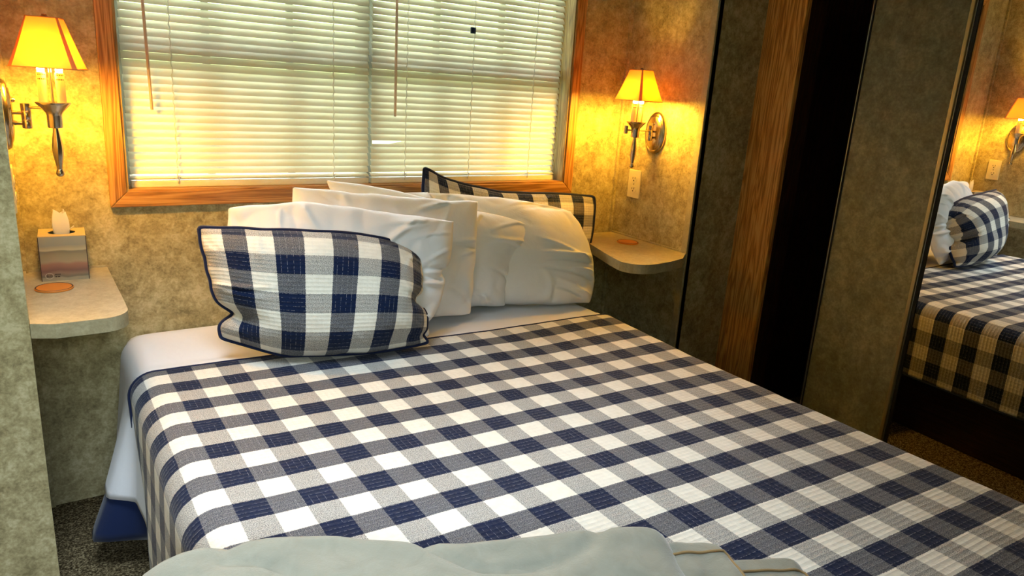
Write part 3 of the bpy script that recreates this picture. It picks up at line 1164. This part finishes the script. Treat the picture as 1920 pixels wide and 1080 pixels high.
# --- white sheet: top at the head and the drop on the left
def build_sheet():
    ys = [1.60 + (2.283 - 1.60) * i / 46 for i in range(47)]
    ss, q = cross_section(BX0 - 0.006, BX1 + 0.006, ZT, 0.060, 0.262, 0.12, 0.016)
    pts = []
    for y in ys:
        back = smooth01((y - 2.12) / 0.16)
        # rounded mattress corner at the head
        inset = 0.055 * smooth01((y - 2.16) / 0.13) ** 2
        for s in ss:
            x, dz, side, h = section_point(s, BX0 - 0.006 + inset, BX1 + 0.006 - inset, 0.060, q)
            z = ZT + 0.003 + dz + ztop(x, y)
            z -= 0.03 * smooth01((y - 2.19) / 0.1) ** 2 if side == 0 or h == 0 else 0.0
            # turned-down double layer next to the quilt
            ed = y_back(x)
            if y < ed + 0.055 and dz > -0.05:
                z += 0.004 * smooth01((ed + 0.055 - y) / 0.012)
            if side < 0 and h > 0:
                fl = smooth01((y - 1.845) / 0.065) * (1 - 0.75 * smooth01((y - 1.95) / 0.18))
                x -= (0.014 + 0.066 * fl) * (h / 0.262) ** 1.05
                x -= 0.0035 * math.sin(y * 24 + 1.0) * (h / 0.262) * (1 - fl)
            if side > 0 and h > 0:
                x += 0.004
            pts.append((x, y, z))
    b = MB()
    b.grid(pts, len(ss), len(ys))
    o = b.build('bed_sheet', M['sheet'], None, smooth='all')
    tag(o, 'white bed sheet showing at the head of the bed', 'sheet')
    md = o.modifiers.new('thick', 'SOLIDIFY'); md.thickness = 0.003; md.offset = -1


def y_back(x):
    return 1.917 - 0.083 * max(0.1, min(1.75, x)) - 0.0035 * math.sin(x * 9)


def build_quilt():
    Q0, Q1 = BX0 - 0.014, BX1 + 0.014
    R = 0.062
    LD, RD = 0.395, 0.245
    ss, q = cross_section(Q0, Q1, ZT, R, LD, RD, 0.0115)
    NV = 140
    Y0 = 0.235
    pts, uvs, rear = [], [], []
    for j in range(NV):
        f = j / (NV - 1)
        for s in ss:
            x, dz, side, h = section_point(s, Q0, Q1, R, q)
            yb = y_back(x)
            if side < 0:
                yb -= 0.16 * (h / LD) ** 1.0 * 0.75
            elif side > 0:
                yb -= 0.02 * (h / RD)
            y = Y0 + (yb - Y0) * f
            z = ZT + 0.013 + dz + ztop(x, y)
            # quilted puckers
            pk = 0.0011 * math.sin(y / 0.0121 * math.pi * 0.5) * nz(x * 7, y * 7, 8.0)
            if h == 0 and side == 0:
                z += pk
            if side < 0 and h > 0:
                x -= 0.012 * (h / LD) + 0.010 * nz(y * 7, 2.0, h * 3) * (h / LD)
                x += 0.02 * smooth01((y - (yb - 0.2)) / 0.2) * (h / LD)
            if side > 0 and h > 0:
                x += 0.012 * (h / RD) + 0.007 * nz(y * 6, 5.0, h * 3) * (h / RD)
            pts.append((x, y, z))
            uvs.append((s, y))
            if j == NV - 1:
                rear.append(Vector((x, y, z)))
    b = MB()
    b.grid(pts, len(ss), NV, uvs=uvs)
    o = b.build('quilt', M['quilt'], None, smooth='all')
    tag(o, 'navy and white check quilt covering the bed', 'quilt')
    md = o.modifiers.new('thick', 'SOLIDIFY'); md.thickness = 0.007; md.offset = -1
    b = MB(); b.tube([p + Vector((0, 0.001, -0.0035)) for p in rear], 0.0058, 8)
    bd = b.build('navy_binding', M['navy'], o, smooth='all')
    # hem on the right and left drop
    for idx, nm in ((0, 'navy_binding'), (len(ss) - 1, 'navy_binding')):
        path = [Vector(pts[j * len(ss) + idx]) for j in range(NV)]
        b = MB(); b.tube(path, 0.0052, 6)
        b.build(nm, M['navy'], o, smooth='all')
    return o


build_sheet()
build_quilt()


def build_skirt():
    ys = [0.30 + (2.27 - 0.30) * i / 110 for i in range(111)]
    pts = []
    nz_ = 9
    for k in range(nz_):
        f = k / (nz_ - 1)
        for y in ys:
            z = 0.272 - (0.272 - 0.085) * f + 0.004 * math.sin(y * 11) * f
            fl = smooth01((y - 1.852) / 0.065) * (1 - 0.75 * smooth01((y - 1.95) / 0.18))
            x = BX0 - 0.002 - fl * (0.052 + 0.070 * f) - 0.003 * math.sin(y * 30) * f * (1 - fl)
            pts.append((x, y, z))
    b = MB(); b.grid(pts, len(ys), nz_)
    o = b.build('bed_skirt', M['denim'], None, smooth='all')
    tag(o, 'navy denim bed skirt hanging below the white sheet', 'bed skirt')
    md = o.modifiers.new('thick', 'SOLIDIFY'); md.thickness = 0.003; md.offset = 0


build_skirt()


# ------------------------------------------------------------------ pillows
def pillow(name, label, cat, group, top, bottom, tf, tbk, mat, piping=None, side_in=0.03, seed=0.0, wr=0.006, zmin=0.545, uv_w=0.66, uv_h=0.42, p=2.5, rnd=0.1, creases=16, dents=(), notches=()):
    NU, NV = 112, 78
    T = catmull(top, 60)
    B = catmull(bottom, 60)

    def at(c, u):
        f = max(0.0, min(1.0, u)) * 59
        k = min(int(f), 58)
        return c[k].lerp(c[k + 1], f - k)
    nrm = (B[-1] - B[0]).cross((T[30] - B[30])).normalized()
    if nrm.y > 0:
        nrm = -nrm
    xdir = (B[-1] - B[0]).normalized()
    rg = random.Random(int(seed * 10) + 3)
    lines = []
    for k in range(creases):
        cu, cv = rg.choice(((0, 0), (1, 0), (0, 1), (1, 1), (1, 1), (1, 0)))
        su0 = abs(cu - rg.uniform(0.0, 0.35)) if rg.random() < 0.6 else abs(cu - 0.01)
        sv0 = abs(cv - 0.02) if su0 not in (0.01, 0.99) else abs(cv - rg.uniform(0.0, 0.6))
        ang = math.atan2(0.5 - sv0, 0.5 - su0) + rg.uniform(-0.5, 0.5)
        lines.append((su0, sv0, math.cos(ang), math.sin(ang), rg.uniform(0.16, 0.42), rg.uniform(0.010, 0.020), rg.choice((-1, 1, 1)) * rg.uniform(0.5, 1.1)))

    def crease(u, v):
        w = 0.0
        for (u0, v0, cx_, sy_, L, wd, am) in lines:
            du, dv = u - u0, (v - v0)
            al = du * cx_ + dv * sy_
            if al < -0.02 or al > L:
                continue
            pe = -du * sy_ + dv * cx_ + 0.03 * math.sin(al * 9)
            fall = smooth01((al + 0.02) / 0.05) * (1 - smooth01(al / L))
            w += am * math.exp(-(pe / wd) ** 2) * fall
        return w
    mid = []
    for j in range(NV):
        sv = 2 * j / (NV - 1) - 1
        for i in range(NU):
            su = 2 * i / (NU - 1) - 1
            # rounded corners
            a_ = su * math.sqrt(max(0.0, 1 - rnd * sv * sv * su * su))
            b_ = sv * math.sqrt(max(0.0, 1 - rnd * su * su * sv * sv))
            u, v = (a_ + 1) / 2, (b_ + 1) / 2
            P = at(B, u).lerp(at(T, u), v)
            P = P - xdir * (side_in * su ** 3 * (1 - sv * sv))
            for (sd, v0, wd, am) in notches:
                if su * sd > 0:
                    P = P + xdir * (am * math.exp(-((v - v0) / wd) ** 2) * abs(su) ** 5)
            ed = max(abs(su), abs(sv)) ** 8
            P = P + Vector((0.006 * nz(u * 7 + seed, v * 7, 1.0), 0, 0.005 * nz(u * 8, v * 8 + seed, 3.0))) * ed
            mid.append(P)
    front, back, uvs = [], [], []
    for j in range(NV):
        v = j / (NV - 1)
        sv = 2 * v - 1
        for i in range(NU):
            u = i / (NU - 1)
            su = 2 * u - 1
            h = max(0.0, (1 - abs(su) ** (p + 0.8))) ** 0.55 * max(0.0, (1 - abs(sv) ** p)) ** 0.55
            edge = 1 - h
            w = wr * crease(u, v)
            w += wr * (abs(nz(u * 9 + seed, v * 4.2, seed)) - 0.22) * (0.3 + edge)
            w += wr * 1.2 * nz(u * 3.3 + seed * 2, v * 3.0, seed + 5)
            for (du, dv, rr, am) in dents:
                q2 = ((u - du) ** 2 + (v - dv) ** 2) / (rr * rr)
                w += am * math.exp(-q2)
            w *= min(1.0, h * 2.6)
            P = mid[j * NU + i]
            front.append(P + nrm * (tf * h + w))
            back.append(P - nrm * (tbk * h + w * 0.3))
            uvs.append((u * uv_w, v * uv_h))

    def settle(pts):
        out = []
        for q_ in pts:
            z = q_.z
            if z < zmin:
                z = zmin + 0.05 * (z - zmin) * 0.0
            out.append((q_.x, q_.y, z))
        return out
    # one closed skin: front grid, then back grid, stitched round the rim
    me_pts = settle(front) + settle(back)
    n = NU * NV
    fs = []
    for j in range(NV - 1):
        for i in range(NU - 1):
            a = j * NU + i
            fs.append((a, a + 1, a + NU + 1, a + NU))
            fs.append((n + a, n + a + NU, n + a + NU + 1, n + a + 1))
    b = MB()
    b.add(me_pts, fs, uvs + uvs)
    o = b.build(name, mat, None, smooth='all')
    bm = bmesh.new(); bm.from_mesh(o.data)
    bmesh.ops.remove_doubles(bm, verts=bm.verts, dist=0.0004)
    bmesh.ops.recalc_face_normals(bm, faces=bm.faces)
    bm.to_mesh(o.data); bm.free()
    for pl in o.data.polygons:
        pl.use_smooth = True
    tag(o, label, cat, group)
    if piping:
        ring = [mid[i] for i in range(NU)] + [mid[j * NU + NU - 1] for j in range(1, NV)] + \
               [mid[(NV - 1) * NU + i] for i in range(NU - 2, -1, -1)] + [mid[j * NU] for j in range(NV - 2, 0, -1)]
        # round the corners a little and keep on the bed
        ring = [Vector((q_.x, q_.y, max(q_.z, zmin + 0.003))) for q_ in ring]
        for _ in range(3):
            ring = [(ring[k - 1] + ring[k] * 2 + ring[(k + 1) % len(ring)]) / 4 for k in range(len(ring))]
        b = MB(); b.tube(ring, 0.0068, 8, True)
        b.build('piping', piping, o, smooth='all')
    return o


G_W = 'white pillows propped against the window wall'
G_S = 'check pillow shams'
pillow('pillow_sham', 'navy check sham behind the white pillows, one corner up against the blind', 'pillow', G_S,
       [(1.120, 2.262, 1.030), (1.265, 2.250, 0.958), (1.48, 2.235, 0.912), (1.70, 2.220, 0.908), (1.920, 2.205, 0.903)],
       [(1.150, 2.20, 0.56), (1.45, 2.16, 0.555), (1.760, 2.06, 0.555)], 0.065, 0.025, M['sham_back'], M['navy'], 0.015, 3.0, 0.006, uv_w=0.80, uv_h=0.45, rnd=0.16)
pillow('pillow', 'white pillow at the far right, leaning on the check sham', 'pillow', G_W,
       [(0.97, 2.225, 0.940), (1.25, 2.20, 0.918), (1.50, 2.14, 0.896), (1.690, 2.09, 0.866)],
       [(1.06, 2.12, 0.56), (1.32, 2.03, 0.552), (1.665, 1.89, 0.552)], 0.095, 0.03, M['pillow'], None, -0.030, 1.0, 0.017, rnd=0.10, creases=26)
pillow('pillow', 'white pillow standing between the far right one and the tall middle one', 'pillow', G_W,
       [(0.775, 2.245, 0.985), (1.00, 2.19, 0.94), (1.25, 2.105, 0.884), (1.505, 2.030, 0.832)],
       [(0.80, 2.15, 0.56), (1.08, 2.08, 0.552), (1.350, 1.985, 0.552)], 0.085, 0.03, M['pillow'], None, 0.045, 6.0, 0.014)
pillow('pillow', 'tall white pillow in the middle, second behind the front check sham', 'pillow', G_W,
       [(0.640, 2.15, 0.975), (0.85, 2.11, 0.948), (1.05, 2.06, 0.932), (1.240, 2.015, 0.932)],
       [(0.62, 2.08, 0.56), (0.90, 2.02, 0.552), (1.190, 1.945, 0.552)], 0.090, 0.035, M['pillow'], None, 0.012, 9.0, 0.014)
pillow('pillow', 'white pillow directly behind the front check sham', 'pillow', G_W,
       [(0.430, 2.05, 0.935), (0.66, 2.01, 0.940), (0.88, 1.955, 0.912), (1.095, 1.905, 0.892)],
       [(0.46, 1.99, 0.56), (0.73, 1.93, 0.552), (0.960, 1.80, 0.552)], 0.095, 0.035, M['pillow'], None, 0.0, 12.0, 0.017, creases=28, notches=((1, 0.55, 0.05, -0.018), (1, 0.12, 0.06, -0.02)))
pillow('pillow_sham', 'navy check sham lying in front of the white pillows on the quilt', 'pillow', G_S,
       [(0.332, 1.945, 0.906), (0.50, 1.925, 0.886), (0.70, 1.895, 0.872), (0.86, 1.870, 0.842), (0.955, 1.855, 0.785)],
       [(0.370, 1.90, 0.605), (0.55, 1.835, 0.552), (0.74, 1.775, 0.552), (0.945, 1.750, 0.556)], 0.128, 0.03, M['sham_front'], M['navy'], 0.02, 15.0, 0.009,
       zmin=0.551, uv_w=0.61, uv_h=0.385, creases=22, dents=((0.10, 0.24, 0.09, -0.045), (0.94, 0.50, 0.06, -0.03), (0.80, 0.10, 0.10, -0.02)),
       notches=((-1, 0.24, 0.07, 0.040), (1, 0.50, 0.08, -0.028), (1, 0.10, 0.07, -0.020)))


# ------------------------------------------------------------------ grey throw at the foot
def drape(x, y, h):
    """lay a layer of height h over the bed top, bending down over its left edge and foot"""
    z = ZT + 0.014 + ztop(x, y) + h
    ex, r = 0.160, 0.05
    if x < ex:
        d = ex - x
        q = math.pi / 2 * r
        if d < q:
            t_ = d / r
            x = ex - r * math.sin(t_) - h * math.sin(t_)
            z -= (r + h) * (1 - math.cos(t_))
        else:
            x = ex - r - h
            z -= (r + h) + (d - q)
    return Vector((x, y, z))


def throw_layer(name, PL, PR, width, hmax, parent, mat, seed, rear_amp=0.01, ends=0.05, hem=True):
    PL, PR = Vector((*PL, 0)), Vector((*PR, 0))
    d = (PR - PL)
    L = d.length
    d.normalize()
    n = Vector((d.y, -d.x, 0))
    if n.y > 0:
        n = -n
    NU, NV = 80, 44
    pts = []
    rimr = hmax * 0.55

    def prof(t_, tot):
        # rounded roll at the rear edge and flat after
        if t_ < rimr:
            return math.sqrt(max(0, 1 - (1 - t_ / rimr) ** 2))
        return 1.0
    for j in range(NV):
        f = j / (NV - 1)
        tt = (f ** 1.7) * width
        for i in range(NU):
            u = i / (NU - 1)
            e = min(u, 1 - u) * L
            endf = math.sqrt(max(0, 1 - (1 - min(1, e / ends)) ** 2))
            off = rear_amp * nz(u * 4 + seed, 1.0, seed)
            base = PL + d * (u * L) + n * (tt + off)
            h = hmax * prof(tt, width) * endf
            h *= 1 + 0.18 * nz(u * 5, f * 3, seed) + 0.10 * nz(u * 13, f * 7, seed + 3) - 0.16 * max(0.0, 1 - 9 * abs(nz(u * 3.5 + seed, f * 2.2 + u, 9.0)))
            h = max(h, 0.0005)
            pts.append(drape(base.x, base.y, h))
    b = MB()
    b.grid(pts, NU, NV)
    o = b.build(name, mat, parent, smooth='all', offset=parent.location)
    if hem:
        row = 13
        path = [pts[row * NU + i] + Vector((0, 0, 0.0015)) for i in range(NU // 2, NU - 3)] + [pts[j * NU + NU - 3] + Vector((0, 0, 0.0015)) for j in range(row + 1, NV)]
        b = MB(); b.tube(path, 0.0022, 6)
        b.build('hem', M['throw_rim'], o, smooth='all', offset=parent.location)
    return o


thr = empty('throw_blanket', (0.45, 0.80, ZT + 0.02), 'folded pale grey plush throw across the foot of the bed', 'blanket')
throw_layer('folded_layer', (-0.03, 1.115), (0.845, 0.715), 0.42, 0.062, thr, M['throw'], 2.0, 0.02, hem=False)
throw_layer('lower_fold', (0.50, 0.85), (0.915, 0.665), 0.36, 0.045, thr, M['throw'], 7.0, 0.006, 0.02)
throw_layer('loose_end', (0.62, 0.78), (1.02, 0.585), 0.30, 0.020, thr, M['throw'], 5.0, 0.006, 0.03)
